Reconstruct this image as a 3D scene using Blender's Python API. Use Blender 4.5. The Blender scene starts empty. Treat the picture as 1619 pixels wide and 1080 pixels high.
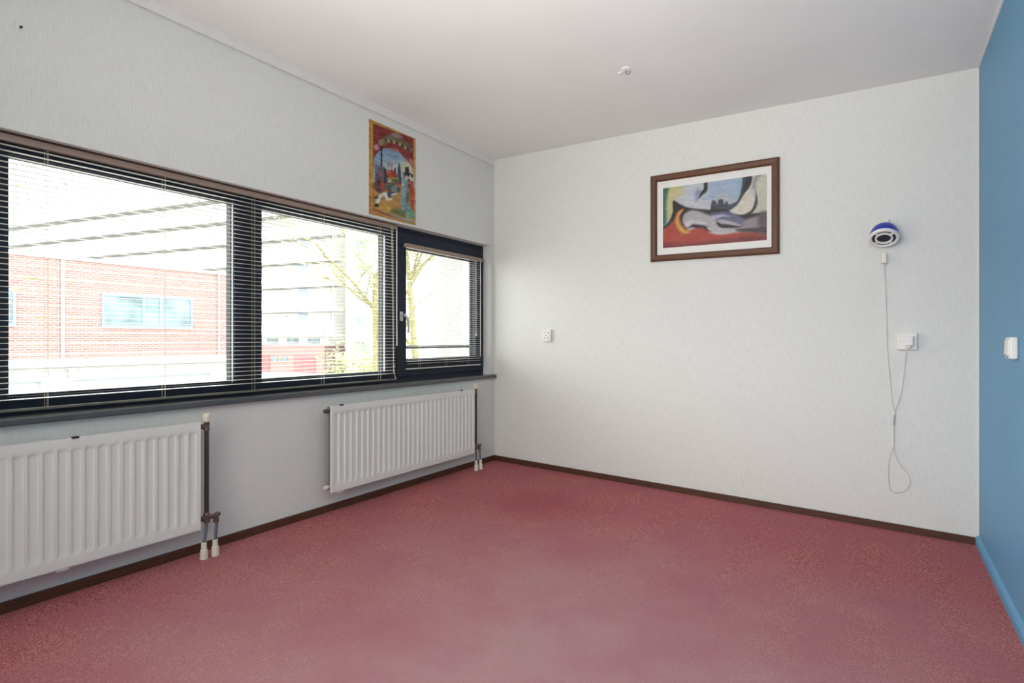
import bpy, bmesh, math, random
import numpy as np
from mathutils import Vector, Matrix
C = bpy.context.scene
COL = C.collection
PI = math.pi

# ------------------------------------------------------------ camera, sky, light, exposure
CAM = (2.7806, -3.8942, 1.0422)
cd = bpy.data.cameras.new('camera'); cam = bpy.data.objects.new('camera', cd); COL.objects.link(cam)
cam.location = CAM
cam.rotation_euler = (PI/2, 0, math.radians(33.656))
cd.sensor_width = 36; cd.lens = 19.387; cd.shift_y = -3.0/1619; cd.clip_start = .02; cd.clip_end = 600
C.camera = cam

w = bpy.data.worlds.new('overcast_sky'); C.world = w; w.use_nodes = True
bg = w.node_tree.nodes['Background']; bg.inputs[0].default_value = (.97, .985, 1, 1); bg.inputs[1].default_value = 7.6

def area(name, loc, rot, sx, sy, power, color=(1, 1, 1), portal=False, spread=180):
    l = bpy.data.lights.new(name, 'AREA'); l.shape = 'RECTANGLE'; l.size = sx; l.size_y = sy; l.energy = power; l.color = color
    o = bpy.data.objects.new(name, l); COL.objects.link(o); o.location = loc; o.rotation_euler = rot
    l.spread = math.radians(spread)
    if portal: l.cycles.is_portal = True
    return o
area('window_portal', (-.32, -2.2, 1.3), (0, -PI/2, 0), 1.3, 4.4, 1, portal=True)
area('rear_fill', (2.0, -4.9, 1.4), (math.radians(80), 0, math.radians(-4)), 2.2, 1.6, 31, (1.0, .975, .94), spread=105)  # added fill lamp before the closed rear wall, no window there
area('ceiling_fill', (2.12, -4.2, .9), (math.radians(145), 0, math.radians(7)), 1.4, .8, 27, (1.0, .97, .93), spread=100)  # added upward fill lamp behind the camera, lifts the ceiling

vs = C.view_settings
vs.view_transform = 'Standard'; vs.look = 'None'; vs.gamma = 1; vs.use_curve_mapping = False; vs.exposure = 0.2

# ------------------------------------------------------------ materials
def srgb(r, g, b):
    f = lambda c: (c/255/12.92) if c/255 <= .04045 else ((c/255+.055)/1.055)**2.4
    return (f(r), f(g), f(b), 1)

class NT:
    def __init__(s, name):
        s.m = bpy.data.materials.new(name); s.m.use_nodes = True
        s.t = s.m.node_tree; s.b = s.t.nodes['Principled BSDF']
    def n(s, kind, **k):
        x = s.t.nodes.new(kind)
        for a, v in k.items(): setattr(x, a, v)
        return x
    def l(s, a, b): s.t.links.new(a, b)
    def noise(s, scale=(1, 1, 1), nscale=5, detail=3, rough=.5):
        tc = s.n('ShaderNodeTexCoord'); mp = s.n('ShaderNodeMapping'); mp.inputs['Scale'].default_value = scale
        nz = s.n('ShaderNodeTexNoise'); nz.inputs['Scale'].default_value = nscale; nz.inputs['Detail'].default_value = detail; nz.inputs['Roughness'].default_value = rough
        s.l(tc.outputs['Object'], mp.inputs[0]); s.l(mp.outputs[0], nz.inputs['Vector']); return nz.outputs[0]
    def ramp(s, src, stops):
        r = s.n('ShaderNodeValToRGB'); e = r.color_ramp.elements
        while len(e) < len(stops): e.new(.5)
        for q, (p, c) in zip(e, stops): q.position = p; q.color = c
        s.l(src, r.inputs[0]); return r.outputs[0]
    def bump(s, h, strength, dist):
        b = s.n('ShaderNodeBump'); b.inputs['Strength'].default_value = strength; b.inputs['Distance'].default_value = dist
        s.l(h, b.inputs['Height']); s.l(b.outputs[0], s.b.inputs['Normal'])
    def mix(s, fac, a, b, mode='MIX'):
        x = s.n('ShaderNodeMix', data_type='RGBA', blend_type=mode)
        for sock, v in ((x.inputs[0], fac), (x.inputs[6], a), (x.inputs[7], b)):
            if hasattr(v, 'links'): s.l(v, sock)
            else: sock.default_value = v
        return x.outputs[2]

def mat(name, col, rough=.6, metal=0, vary=.06, vscale=14, spec=.5, bump=0):
    n = NT(name)
    a = tuple(c*(1-vary) for c in col[:3])+(1,); b = tuple(min(1, c*(1+vary)) for c in col[:3])+(1,)
    nz = n.noise(nscale=vscale)
    n.l(n.ramp(nz, [(.3, a), (.7, b)]), n.b.inputs['Base Color'])
    n.b.inputs['Roughness'].default_value = rough; n.b.inputs['Metallic'].default_value = metal
    n.b.inputs['Specular IOR Level'].default_value = spec
    if bump: n.bump(n.noise(nscale=vscale*4), bump, .002)
    return n.m

def wallpaper(name, col, axis='x'):
    n = NT(name)
    sc = (1, 1, .09)
    fib = n.noise(sc, 190, 3, .65); big = n.noise((1, 1, 1), 1.3, 2)
    c1 = n.ramp(fib, [(.32, tuple(c*.90 for c in col[:3])+(1,)), (.6, col)])
    c2 = n.mix(n.ramp(big, [(.35, (0, 0, 0, 1)), (.7, (.35, .35, .35, 1))]), c1, tuple(x*y for x, y in zip(col[:3], (.97, .955, .93)))+(1,))
    n.l(c2, n.b.inputs['Base Color']); n.b.inputs['Roughness'].default_value = .75; n.b.inputs['Specular IOR Level'].default_value = .25
    n.bump(fib, .45, .0035); return n.m

def carpet():
    n = NT('carpet')
    fine = n.noise(nscale=170, detail=3, rough=.7); mid = n.noise(nscale=45, detail=4, rough=.7); big = n.noise((1, 1, 1), 1.1, 3, .5)
    c = n.ramp(fine, [(.33, srgb(126, 54, 55)), (.5, srgb(180, 101, 99)), (.67, srgb(222, 164, 158))])
    c = n.mix(n.ramp(mid, [(.35, (0, 0, 0, 1)), (.65, (.35, .35, .35, 1))]), c, srgb(148, 76, 82))
    # worn, greyer pile where people walked
    tc = n.n('ShaderNodeTexCoord'); d = n.n('ShaderNodeVectorMath', operation='DISTANCE'); d.inputs[1].default_value = (2.0, -2.6, 0)
    n.l(tc.outputs['Object'], d.inputs[0])
    ad = n.n('ShaderNodeMath', operation='MULTIPLY_ADD'); ad.inputs[1].default_value = 1.3
    n.l(big, ad.inputs[0]); n.l(d.outputs['Value'], ad.inputs[2])
    wear = n.ramp(ad.outputs[0], [(0, (.55, .55, .55, 1)), (.999, (.55, .55, .55, 1))])
    mr = n.n('ShaderNodeMapRange'); mr.inputs[1].default_value = 1.2; mr.inputs[2].default_value = 2.7; mr.inputs[3].default_value = .9; mr.inputs[4].default_value = 0
    n.l(ad.outputs[0], mr.inputs[0])
    c = n.mix(mr.outputs[0], c, srgb(172, 136, 140))
    hue = n.noise((1, 1, 1), 2.6, 3, .6)
    c = n.mix(n.ramp(hue, [(.4, (0, 0, 0, 1)), (.68, (.5, .5, .5, 1))]), c, srgb(164, 96, 112))
    d2 = n.n('ShaderNodeVectorMath', operation='DISTANCE'); d2.inputs[1].default_value = (.95, -.82, 0); n.l(tc.outputs['Object'], d2.inputs[0])
    m2 = n.n('ShaderNodeMapRange'); m2.inputs[1].default_value = .38; m2.inputs[2].default_value = .62; m2.inputs[3].default_value = .32; m2.inputs[4].default_value = 0
    a3 = n.n('ShaderNodeMath', operation='MULTIPLY_ADD'); a3.inputs[1].default_value = .5; n.l(mid, a3.inputs[0]); n.l(d2.outputs['Value'], a3.inputs[2]); n.l(a3.outputs[0], m2.inputs[0]); c = n.mix(m2.outputs[0], c, srgb(156, 66, 76))
    n.l(c, n.b.inputs['Base Color']); n.b.inputs['Roughness'].default_value = .95; n.b.inputs['Specular IOR Level'].default_value = .1
    n.bump(fine, .8, .004); return n.m

def brick():
    n = NT('brick'); tc = n.n('ShaderNodeTexCoord'); mp = n.n('ShaderNodeMapping'); mp.inputs['Rotation'].default_value = (0, 0, 0)
    sx = n.n('ShaderNodeSeparateXYZ'); cx = n.n('ShaderNodeCombineXYZ'); ad = n.n('ShaderNodeMath', operation='ADD')
    n.l(tc.outputs['Object'], sx.inputs[0]); n.l(sx.outputs[0], ad.inputs[0]); n.l(sx.outputs[1], ad.inputs[1])
    n.l(ad.outputs[0], cx.inputs[0]); n.l(sx.outputs[2], cx.inputs[1])
    b = n.n('ShaderNodeTexBrick'); b.inputs['Scale'].default_value = 1; b.inputs['Brick Width'].default_value = .24; b.inputs['Row Height'].default_value = .08
    b.inputs['Mortar Size'].default_value = .012; b.inputs['Color1'].default_value = srgb(134, 98, 90); b.inputs['Color2'].default_value = srgb(118, 84, 78); b.inputs['Mortar'].default_value = srgb(146, 134, 126)
    n.l(cx.outputs[0], b.inputs['Vector']); n.l(b.outputs['Color'], n.b.inputs['Base Color']); n.b.inputs['Roughness'].default_value = .9
    return n.m

def glass(name, tint=(.96, .98, .97, 1), gl=.06):
    m = bpy.data.materials.new(name); m.use_nodes = True; t = m.node_tree; t.nodes.clear()
    o = t.nodes.new('ShaderNodeOutputMaterial'); mx = t.nodes.new('ShaderNodeMixShader'); tr = t.nodes.new('ShaderNodeBsdfTransparent'); g = t.nodes.new('ShaderNodeBsdfGlossy')
    tr.inputs[0].default_value = tint; g.inputs['Roughness'].default_value = .02; mx.inputs[0].default_value = gl
    t.links.new(tr.outputs[0], mx.inputs[1]); t.links.new(g.outputs[0], mx.inputs[2]); t.links.new(mx.outputs[0], o.inputs[0]); return m

def wood(name, a, b, scale=(3, 3, 40)):
    n = NT(name); nz = n.noise(scale, 3, 4, .6)
    n.l(n.ramp(nz, [(.3, a), (.7, b)]), n.b.inputs['Base Color']); n.b.inputs['Roughness'].default_value = .45; return n.m

M = dict(
    paper=wallpaper('wallpaper', (.785, .79, .755, 1)), paper_left=wallpaper('wallpaper_left', (.78, .79, .745, 1)),
    ceiling=mat('ceiling_paint', (.86, .86, .84, 1), .85, vary=.02, vscale=2, spec=.2),
    blue=mat('blue_paint', srgb(97, 156, 194), .5, vary=.03, vscale=3),
    white=mat('white_paint', (.80, .79, .76, 1), .5, vary=.02), carpet=carpet(),
    base=wood('dark_wood', srgb(66, 42, 28), srgb(94, 60, 42)),
    frame=mat('dark_blue_grey_paint', srgb(40, 46, 58), .5, vary=.06, spec=.2),
    sill=mat('dark_grey_sill', srgb(82, 84, 86), .22, vary=.08),
    gasket=mat('black_rubber', srgb(18, 18, 20), .6), alu=mat('aluminium', srgb(190, 190, 192), .35, .6, vary=.03),
    glass=glass('window_glass'), slat=mat('blind_slat', srgb(218, 215, 206), .4, vary=.03, spec=.4), dullrail=mat('olive_grey_metal', srgb(112, 108, 94), .45, vary=.05),
    rail=mat('taupe_metal', srgb(158, 138, 122), .4, vary=.04), cord=mat('cream_cord', srgb(222, 214, 194), .8),
    wand=mat('clear_white_plastic', srgb(215, 215, 212), .2), enamel=mat('radiator_enamel', srgb(230, 232, 225), .32, vary=.01),
    finm=mat('radiator_inner', srgb(150, 148, 144), .6), pipe=mat('brown_paint_pipe', srgb(62, 50, 44), .45, vary=.3, vscale=60),
    brass=mat('dull_brass', srgb(104, 90, 82), .4, .5, vary=.2, vscale=60), bluepipe=mat('grey_blue_pipe', srgb(88, 94, 108), .5, vary=.1),
    cream=mat('cream_plastic', srgb(226, 222, 204), .4, vary=.02), plastic=mat('white_plastic', srgb(232, 231, 227), .35, vary=.01),
    hole=mat('dark_slot', srgb(40, 38, 38), .7), blueplastic=mat('blue_plastic', srgb(28, 52, 160), .35, vary=.05),
    grille=mat('dark_speaker_grille', srgb(34, 36, 52), .6, vary=.15, vscale=200), cable=mat('pale_grey_cable', srgb(205, 203, 196), .5),
    pwood=wood('brown_frame_wood', srgb(76, 46, 28), srgb(108, 70, 44), (30, 30, 30)), mount=mat('mount_board', srgb(232, 231, 226), .6, vary=.01),
    steel=mat('steel', srgb(150, 148, 145), .3, .9), brick=brick(),
    concrete=mat('concrete', srgb(150, 148, 142), .9, vary=.12, vscale=3), render=mat('white_render', srgb(214, 212, 206), .85, vary=.04, vscale=2),
    paleblue=mat('pale_blue_panel', srgb(158, 174, 194), .6), door_red=mat('red_door', srgb(176, 78, 76), .6, vary=.06),
    greydoor=mat('grey_metal_door', srgb(160, 164, 170), .6), bluef=mat('blue_window_frame', srgb(110, 130, 175), .6),
    pane=mat('far_window_glass', srgb(92, 112, 112), .15, vary=.5, vscale=1.2), asphalt=mat('asphalt', srgb(150, 149, 145), .95, vary=.1, vscale=1),
    farpane=mat('pale_far_glass', srgb(168, 178, 182), .3, vary=.2, vscale=1), bark2=mat('mossy_bark', srgb(112, 106, 62), .9, vary=.3, vscale=6), bark=mat('bark', srgb(150, 140, 112), .9, vary=.3, vscale=8), leaf=mat('spring_leaf', srgb(160, 168, 112), .8, vary=.3, vscale=2),
    leaf2=mat('olive_leaf', srgb(140, 138, 96), .8, vary=.3, vscale=2),
)
def attr_mat(name, rough=.6, coat=0):
    n = NT(name); a = n.n('ShaderNodeAttribute', attribute_name='print_color'); n.l(a.outputs['Color'], n.b.inputs['Base Color'])
    n.b.inputs['Roughness'].default_value = rough; n.b.inputs['Coat Weight'].default_value = coat; n.b.inputs['Coat Roughness'].default_value = .05; return n.m
M['print'] = attr_mat('printed_paper', .55); M['art'] = attr_mat('art_print', .5)

# ------------------------------------------------------------ mesh helpers
def box(bm, x0, x1, y0, y1, z0, z1, mtx=None):
    v = [Vector(p) for p in ((x0, y0, z0), (x1, y0, z0), (x1, y1, z0), (x0, y1, z0), (x0, y0, z1), (x1, y0, z1), (x1, y1, z1), (x0, y1, z1))]
    if mtx: v = [mtx @ p for p in v]
    b = [bm.verts.new(p) for p in v]
    for f in ((3, 2, 1, 0), (4, 5, 6, 7), (0, 1, 5, 4), (1, 2, 6, 5), (2, 3, 7, 6), (3, 0, 4, 7)): bm.faces.new([b[i] for i in f])
def hexa(bm, pts):   # eight corners, bottom ring then top ring
    b = [bm.verts.new(p) for p in pts]
    for f in ((3, 2, 1, 0), (4, 5, 6, 7), (0, 1, 5, 4), (1, 2, 6, 5), (2, 3, 7, 6), (3, 0, 4, 7)): bm.faces.new([b[i] for i in f])
def tube(bm, pts, r, seg=8, cap=True):
    pts = [Vector(p) for p in pts]; rs = r if isinstance(r, (list, tuple)) else [r]*len(pts)
    rings = []; up = None
    for i, p in enumerate(pts):
        d = (pts[min(i+1, len(pts)-1)]-pts[max(i-1, 0)]).normalized()
        if up is None: up = d.orthogonal().normalized()
        up = (up-d*up.dot(d)); up = up.normalized() if up.length > 1e-6 else d.orthogonal().normalized()
        s = d.cross(up)
        rings.append([bm.verts.new(p+(up*math.cos(2*PI*k/seg)+s*math.sin(2*PI*k/seg))*rs[i]) for k in range(seg)])
    for a, b in zip(rings, rings[1:]):
        for k in range(seg): bm.faces.new((a[k], a[(k+1) % seg], b[(k+1) % seg], b[k]))
    if cap: bm.faces.new(rings[0][::-1]); bm.faces.new(rings[-1])
def lathe(bm, prof, seg=32, mtx=None, close=False):
    mtx = mtx or Matrix()
    rings = []
    for r, z in prof:
        if r < 1e-6: rings.append([bm.verts.new(mtx @ Vector((0, 0, z)))])
        else: rings.append([bm.verts.new(mtx @ Vector((r*math.cos(2*PI*k/seg), r*math.sin(2*PI*k/seg), z))) for k in range(seg)])
    pr = list(zip(rings, rings[1:])) + ([(rings[-1], rings[0])] if close else [])
    for a, b in pr:
        for k in range(seg):
            k2 = (k+1) % seg
            if len(a) == 1 and len(b) == 1: continue
            if len(a) == 1: bm.faces.new((a[0], b[k2], b[k]))
            elif len(b) == 1: bm.faces.new((a[k], a[k2], b[0]))
            else: bm.faces.new((a[k], a[k2], b[k2], b[k]))
def obj(name, bm, m, parent=None, smooth=False, bevel=0, kind=None):
    bmesh.ops.recalc_face_normals(bm, faces=bm.faces)
    if parent is not None:
        off = parent['_loc'] if '_loc' in parent else (0, 0, 0)
    me = bpy.data.meshes.new(name); bm.to_mesh(me); bm.free()
    me.materials.append(M[m] if isinstance(m, str) else m)
    o = bpy.data.objects.new(name, me); COL.objects.link(o)
    if smooth:
        me.polygons.foreach_set('use_smooth', [True]*len(me.polygons))
        try: me.set_sharp_from_angle(angle=math.radians(40))
        except Exception: pass
    if bevel:
        b = o.modifiers.new('bevel', 'BEVEL'); b.width = bevel; b.segments = 2; b.limit_method = 'ANGLE'
    if parent is not None:
        o.parent = parent; o.matrix_parent_inverse = parent.matrix_basis.inverted()
    if kind: o['kind'] = kind
    return o
def B(): return bmesh.new()
def bobj(name, boxes, m, parent=None, **k):
    bm = B()
    for b in boxes: box(bm, *b)
    return obj(name, bm, m, parent, **k)
def thing(name, label, cat, loc=(0, 0, 0), group=None):
    o = bpy.data.objects.new(name, None); COL.objects.link(o); o.location = loc; o.empty_display_size = .1
    o['label'] = label; o['category'] = cat
    if group: o['group'] = group
    bpy.context.view_layer.update(); return o
def tag(o, label, cat=None, group=None):
    o['label'] = label
    if cat: o['category'] = cat
    if group: o['group'] = group
    return o
def catmull(P, n=8, closed=False):
    P = [Vector(p) for p in P]; L = len(P); out = []
    rng = range(L) if closed else range(L-1)
    for i in rng:
        g = (lambda k: P[k % L]) if closed else (lambda k: P[max(0, min(L-1, k))])
        a, b, c, d = g(i-1), g(i), g(i+1), g(i+2)
        for j in range(n):
            t = j/n; out.append(.5*((2*b)+(c-a)*t+(2*a-5*b+4*c-d)*t*t+(3*b-3*c+d-a)*t**3))
    if not closed: out.append(P[-1])
    return out

# ------------------------------------------------------------ room shell
XR, YR = 3.231, -5.0
fz = lambda x: -.0226*x            # the old floor falls a little towards the blue wall
cz = lambda x: 2.6-.0255*x         # and so does the ceiling
WY0, WY1, WZ0, WZ1 = -4.30, -.05, .712, 1.85   # window opening

bm = B(); hexa(bm, [(-.3, YR-.1, fz(-.3)-.12), (XR+.12, YR-.1, fz(XR)-.12), (XR+.12, .12, fz(XR)-.12), (-.3, .12, fz(-.3)-.12),
                    (-.3, YR-.1, fz(-.3)), (XR+.12, YR-.1, fz(XR+.12)), (XR+.12, .12, fz(XR+.12)), (-.3, .12, fz(-.3))])
obj('floor', bm, 'carpet', kind='structure')
bm = B(); hexa(bm, [(-.3, YR-.1, cz(-.3)), (XR+.12, YR-.1, cz(XR+.12)), (XR+.12, .12, cz(XR+.12)), (-.3, .12, cz(-.3)),
                    (-.3, YR-.1, 2.8), (XR+.12, YR-.1, 2.8), (XR+.12, .12, 2.8), (-.3, .12, 2.8)])
obj('ceiling', bm, 'ceiling', kind='structure')

def wall_with_hole(name, m):
    bm = B(); xs = (-.3, 0); Y = [YR-.1, WY0, WY1, .12]; Z = [-.1, WZ0, WZ1, 2.62]
    V = {(i, j, k): bm.verts.new((xs[i], Y[j], Z[k])) for i in range(2) for j in range(4) for k in range(4)}
    for i in range(2):
        for j in range(3):
            for k in range(3):
                if j == 1 and k == 1: continue
                bm.faces.new((V[i, j, k], V[i, j+1, k], V[i, j+1, k+1], V[i, j, k+1]))
    for j in range(3):
        for k, hole in ((0, False), (1, True), (2, True), (3, False)):
            if hole and j != 1: continue
            bm.faces.new((V[0, j, k], V[1, j, k], V[1, j+1, k], V[0, j+1, k]))
    for k in range(3):
        for j, hole in ((0, False), (1, True), (2, True), (3, False)):
            if hole and k != 1: continue
            bm.faces.new((V[0, j, k], V[1, j, k], V[1, j, k+1], V[0, j, k+1]))
    return obj(name, bm, m, kind='structure')
wall_with_hole('wall_left', 'paper_left')
def wall_poly(name, x0, x1, y0, y1, m):
    bm = B(); hexa(bm, [(x0, y0, fz(x0)-.1), (x1, y0, fz(x1)-.1), (x1, y1, fz(x1)-.1), (x0, y1, fz(x0)-.1),
                        (x0, y0, cz(x0)+.02), (x1, y0, cz(x1)+.02), (x1, y1, cz(x1)+.02), (x0, y1, cz(x0)+.02)])
    return obj(name, bm, m, kind='structure')
wall_poly('wall_back', 0.001, XR+.1, 0, .11, 'paper')
wall_poly('wall_right', XR, XR+.11, YR-.09, -.001, 'blue')
wall_poly('wall_rear', 0.001, XR-.001, YR-.09, YR, 'white')
# skirtings
bobj('baseboard_left', [(0, .011, YR, -.012, -.01, .043)], 'base', kind='structure', bevel=.002)
bm = B(); hexa(bm, [(0, -.011, fz(0)-.01), (XR-.012, -.011, fz(XR)-.01), (XR-.012, -.0002, fz(XR)-.01), (0, -.0002, fz(0)-.01),
                    (0, -.011, fz(0)+.043), (XR-.012, -.011, fz(XR)+.040), (XR-.012, -.0002, fz(XR)+.040), (0, -.0002, fz(0)+.043)])
obj('baseboard_back', bm, 'base', kind='structure')
bm = B(); z = fz(XR)
prof = [(XR, z-.01), (XR-.016, z-.01), (XR-.016, z+.035), (XR-.009, z+.048), (XR, z+.052)]
va = [bm.verts.new((p[0], YR, p[1])) for p in prof]; vb = [bm.verts.new((p[0], -.001, p[1])) for p in prof]
for k in range(5): bm.faces.new((va[k], va[(k+1) % 5], vb[(k+1) % 5], vb[k]))
bm.faces.new(va); bm.faces.new(vb[::-1])
obj('baseboard_right', bm, 'blue', kind='structure')
# ceiling strip above the window wall: a board standing a little off the wall
bobj('trim_1', [(.005, .015, YR, -.012, 2.546, 2.6), (.0, .005, YR, -.012, 2.556, 2.6), (.0, .024, -.012, -.001, 2.54, 2.6)], 'white', kind='structure')
bm = B(); hexa(bm, [(XR-.005, -.005, fz(XR)+.052), (XR, -.005, fz(XR)+.052), (XR, 0, fz(XR)+.052), (XR-.005, 0, fz(XR)+.052),
                    (XR-.005, -.005, cz(XR)), (XR, -.005, cz(XR)), (XR, 0, cz(XR)), (XR-.005, 0, cz(XR))])
obj('trim_2', bm, 'white', kind='structure')
bm = B(); hexa(bm, [(XR-.007, YR, cz(XR)-.007), (XR, YR, cz(XR)-.007), (XR, -.001, cz(XR)-.007), (XR-.007, -.001, cz(XR)-.007),
                    (XR-.007, YR, cz(XR)+.001), (XR, YR, cz(XR)+.001), (XR, -.001, cz(XR)+.001), (XR-.007, -.001, cz(XR)+.001)])
obj('trim_3', bm, 'white', kind='structure')
bm = B(); tube(bm, [(.004, -.004, .75), (.004, -.004, 2.54)], .004, 8)
obj('trim_4', bm, 'white', smooth=True, kind='structure')

# window sill
bm = B(); prof = [(-.13, .713), (.028, .713), (.031, .716), (.031, .733), (.0295, .738), (.0255, .7412), (.020, .742), (-.13, .742)]
va = [bm.verts.new((a, -4.45, b)) for a, b in prof]; vb = [bm.verts.new((a, -.006, b)) for a, b in prof]
for k in range(8): bm.faces.new((va[k], va[(k+1) % 8], vb[(k+1) % 8], vb[k]))
bm.faces.new(va); bm.faces.new(vb[::-1])
tag(obj('window_sill', bm, 'sill', smooth=True, kind='structure'), 'dark grey window sill running the length of the window wall')

# ------------------------------------------------------------ windows
GZ0, GZ1 = .815, 1.776
def fixed(n, ya, yb, yfa, yfb):     # glass ya..yb, frame yfa..yfb
    e = bpy.data.objects.new('window_%d' % n, None); COL.objects.link(e); e['kind'] = 'structure'
    xf, xb = -.08, -.16; bm = B()
    box(bm, xb, xf, yfa, yfb, .742, GZ0); box(bm, xb, xf, yfa, yfb, GZ1, WZ1)
    box(bm, xb, xf, yfa, ya, GZ0, GZ1); box(bm, xb, xf, yb, yfb, GZ0, GZ1)
    obj('window_frame', bm, 'frame', e)
    bm = B(); g = .009
    box(bm, -.126, -.102, ya, yb, GZ0, GZ0+g); box(bm, -.126, -.102, ya, yb, GZ1-g, GZ1)
    box(bm, -.126, -.102, ya, ya+g, GZ0+g, GZ1-g); box(bm, -.126, -.102, yb-g, yb, GZ0+g, GZ1-g)
    obj('glazing_bead', bm, 'gasket', e)
    bm = B(); box(bm, -.1, -.088, yb-.0045, yb-.0005, GZ0, GZ1); obj('jamb_glint', bm, 'alu', e)  # pale strip added to imitate light reflecting along the jamb
    bobj('glass_pane', [(-.124, -.118, ya+.002, yb-.002, GZ0+.002, GZ1-.002)], 'glass', e)
    return e
fixed(1, -3.187, -2.268, -3.25, -2.19)
fixed(2, -2.111, -1.183, -2.19, -1.125)
fixed(4, -4.22, -3.31, -4.30, -3.25)
# casement
e = bpy.data.objects.new('window_3', None); COL.objects.link(e); e['kind'] = 'structure'
def ring(bm, x0, x1, ya, yb, za, zb, ia, ib, ja, jb):
    box(bm, x0, x1, ya, yb, za, ja); box(bm, x0, x1, ya, yb, jb, zb); box(bm, x0, x1, ya, ia, ja, jb); box(bm, x0, x1, ib, yb, ja, jb)
bm = B(); ring(bm, -.16, -.08, -1.125, WY1, .742, WZ1, -1.09, -.085, .775, 1.815); obj('window_frame', bm, 'frame', e)
bm = B(); ring(bm, -.14, -.066, -1.088, -.087, .777, 1.813, -.998, -.172, .893, 1.716); obj('sash', bm, 'frame', e, bevel=.003)
bm = B(); ring(bm, -.132, -.112, -.998, -.172, .893, 1.716, -.988, -.182, .903, 1.706); obj('glazing_bead', bm, 'gasket', e)
bobj('glass_pane', [(-.127, -.121, -.996, -.174, .895, 1.714)], 'glass', e)
bm = B()
for z in (.86, 1.68): tube(bm, [(-.072, -.078, z-.035), (-.072, -.078, z+.035)], .008, 8)
obj('hinge', bm, 'frame', e, smooth=True)
h_b = bobj('handle_plate', [(-.066, -.052, -1.068, -1.042, 1.175, 1.243)], 'alu', e, bevel=.003)
bm = B(); tube(bm, catmull([(-.052, -1.055, 1.214), (-.030, -1.055, 1.216), (-.012, -1.050, 1.205), (-.006, -1.040, 1.17), (-.008, -1.035, 1.13), (-.014, -1.032, 1.09)], 5), [.008]*20+[.0075]*6, 10)
obj('handle', bm, 'alu', e, smooth=True)
# safety rail outside the casement
t = thing('safety_rail', 'dark grey horizontal bar outside the small opening window', 'railing', (-.24, -.45, .98))
bm = B(); box(bm, -.255, -.235, -1.04, .13, .972, .996); obj('bar', bm, 'frame', t, bevel=.003)
bm = B(); box(bm, -.24, -.16, -1.04, -1.02, .975, .993); obj('bracket', bm, 'frame', t)

# ------------------------------------------------------------ venetian blinds
def slats(y0, y1, z0, z1, pitch, xc, wdt, tilt=0.0):
    bm = B(); n = int(round((z1-z0)/pitch))
    for i in range(n+1):
        z = z0+i*pitch; pr = []
        for k in range(5):
            u = (k/4-.5); x = u*wdt; dz = (.25-u*u)*.0070
            pr.append((xc+x*math.cos(tilt)-dz*math.sin(tilt), z+x*math.sin(tilt)+dz))
        T = .00035
        a = [bm.verts.new((p[0], y0, p[1]+T)) for p in pr]; b = [bm.verts.new((p[0], y1, p[1]+T)) for p in pr]
        a2 = [bm.verts.new((p[0], y0, p[1]-T)) for p in pr]; b2 = [bm.verts.new((p[0], y1, p[1]-T)) for p in pr]
        for k in range(4):
            bm.faces.new((a[k], a[k+1], b[k+1], b[k])); bm.faces.new((a2[k], b2[k], b2[k+1], a2[k+1]))
        bm.faces.new((a[0], b[0], b2[0], a2[0])); bm.faces.new((a[4], a2[4], b2[4], b[4]))
    return bm
def ladder(bm, y, z0, z1, xc, wdt, pitch, zs):
    for x in (xc-wdt/2-.001, xc+wdt/2+.001): tube(bm, [(x, y, z0), (x, y, z1)], .0006, 5)
    z = zs
    while z < z1: tube(bm, [(xc-wdt/2, y, z-.001), (xc+wdt/2, y, z-.001)], .0004, 4); z += pitch

t = thing('venetian_blind', 'wide cream venetian blind hanging across the two large fixed panes', 'blind', (-.05, -2.7, .75))
xc = -.048; Y0, Y1 = -4.24, -1.128
bm = B(); box(bm, xc-.0125, xc+.0125, Y0, Y1, 1.814, 1.842); obj('head_rail', bm, 'rail', t, bevel=.002)
bm = B(); box(bm, xc-.002, xc+.012, Y1, Y1+.012, 1.812, 1.838); box(bm, xc+.012, xc+.020, Y1-.02, Y1+.005, 1.812, 1.826); obj('end_bracket', bm, 'rail', t)
bobj('gap_strip', [(xc-.012, xc+.0135, Y0, Y1, 1.8425, 1.8495)], 'base', t)  # solid dark brown strip filling the gap above the head rail
P = .0221; zs0 = .806
obj('slats', slats(Y0, Y1, zs0, 1.80, P, xc, .025, math.radians(-2)), 'slat', t, smooth=True)
bm = B(); box(bm, xc-.0115, xc+.0115, Y0, Y1, .759, .769); obj('bottom_rail', bm, 'dullrail', t, bevel=.002)
for y in (-4.0, -3.52, -3.076, -2.632, -2.18, -1.731, -1.27):
    bm = B(); ladder(bm, y, .768, 1.815, xc, .025, P, zs0)
    tube(bm, [(xc, y+.008, .768), (xc, y+.008, 1.815)], .0007, 5); obj('ladder_cord', bm, 'cord', t)
bm = B(); tube(bm, [(-.028, -1.13, 1.812), (-.028, -1.13, 1.80), (-.027, -1.131, 1.2), (-.026, -1.131, 1.03), (-.026, -1.131, .998)], [.002, .0042, .0042, .005, .006], 6)
obj('tilt_wand', bm, 'wand', t, smooth=True)
bm = B()
tube(bm, catmull([(-.032, -1.176, 1.815), (-.030, -1.170, 1.4), (-.030, -1.163, .95), (-.029, -1.158, .86), (-.028, -1.150, .80), (-.027, -1.135, .766)], 6), .0016, 6)
tube(bm, catmull([(-.031, -1.168, 1.815), (-.029, -1.161, 1.4), (-.029, -1.158, .95), (-.029, -1.162, .85), (-.028, -1.148, .79), (-.027, -1.140, .764)], 6), .0016, 6)
for z, r in ((.86, .006), (.82, .0065)): lathe(bm, [(0, r), (r*.7, r*.7), (r, 0), (r*.7, -r*.7), (0, -r)], 8, Matrix.Translation((-.028, -1.157, z)))
obj('lift_cord', bm, 'cord', t, smooth=True)

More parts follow.
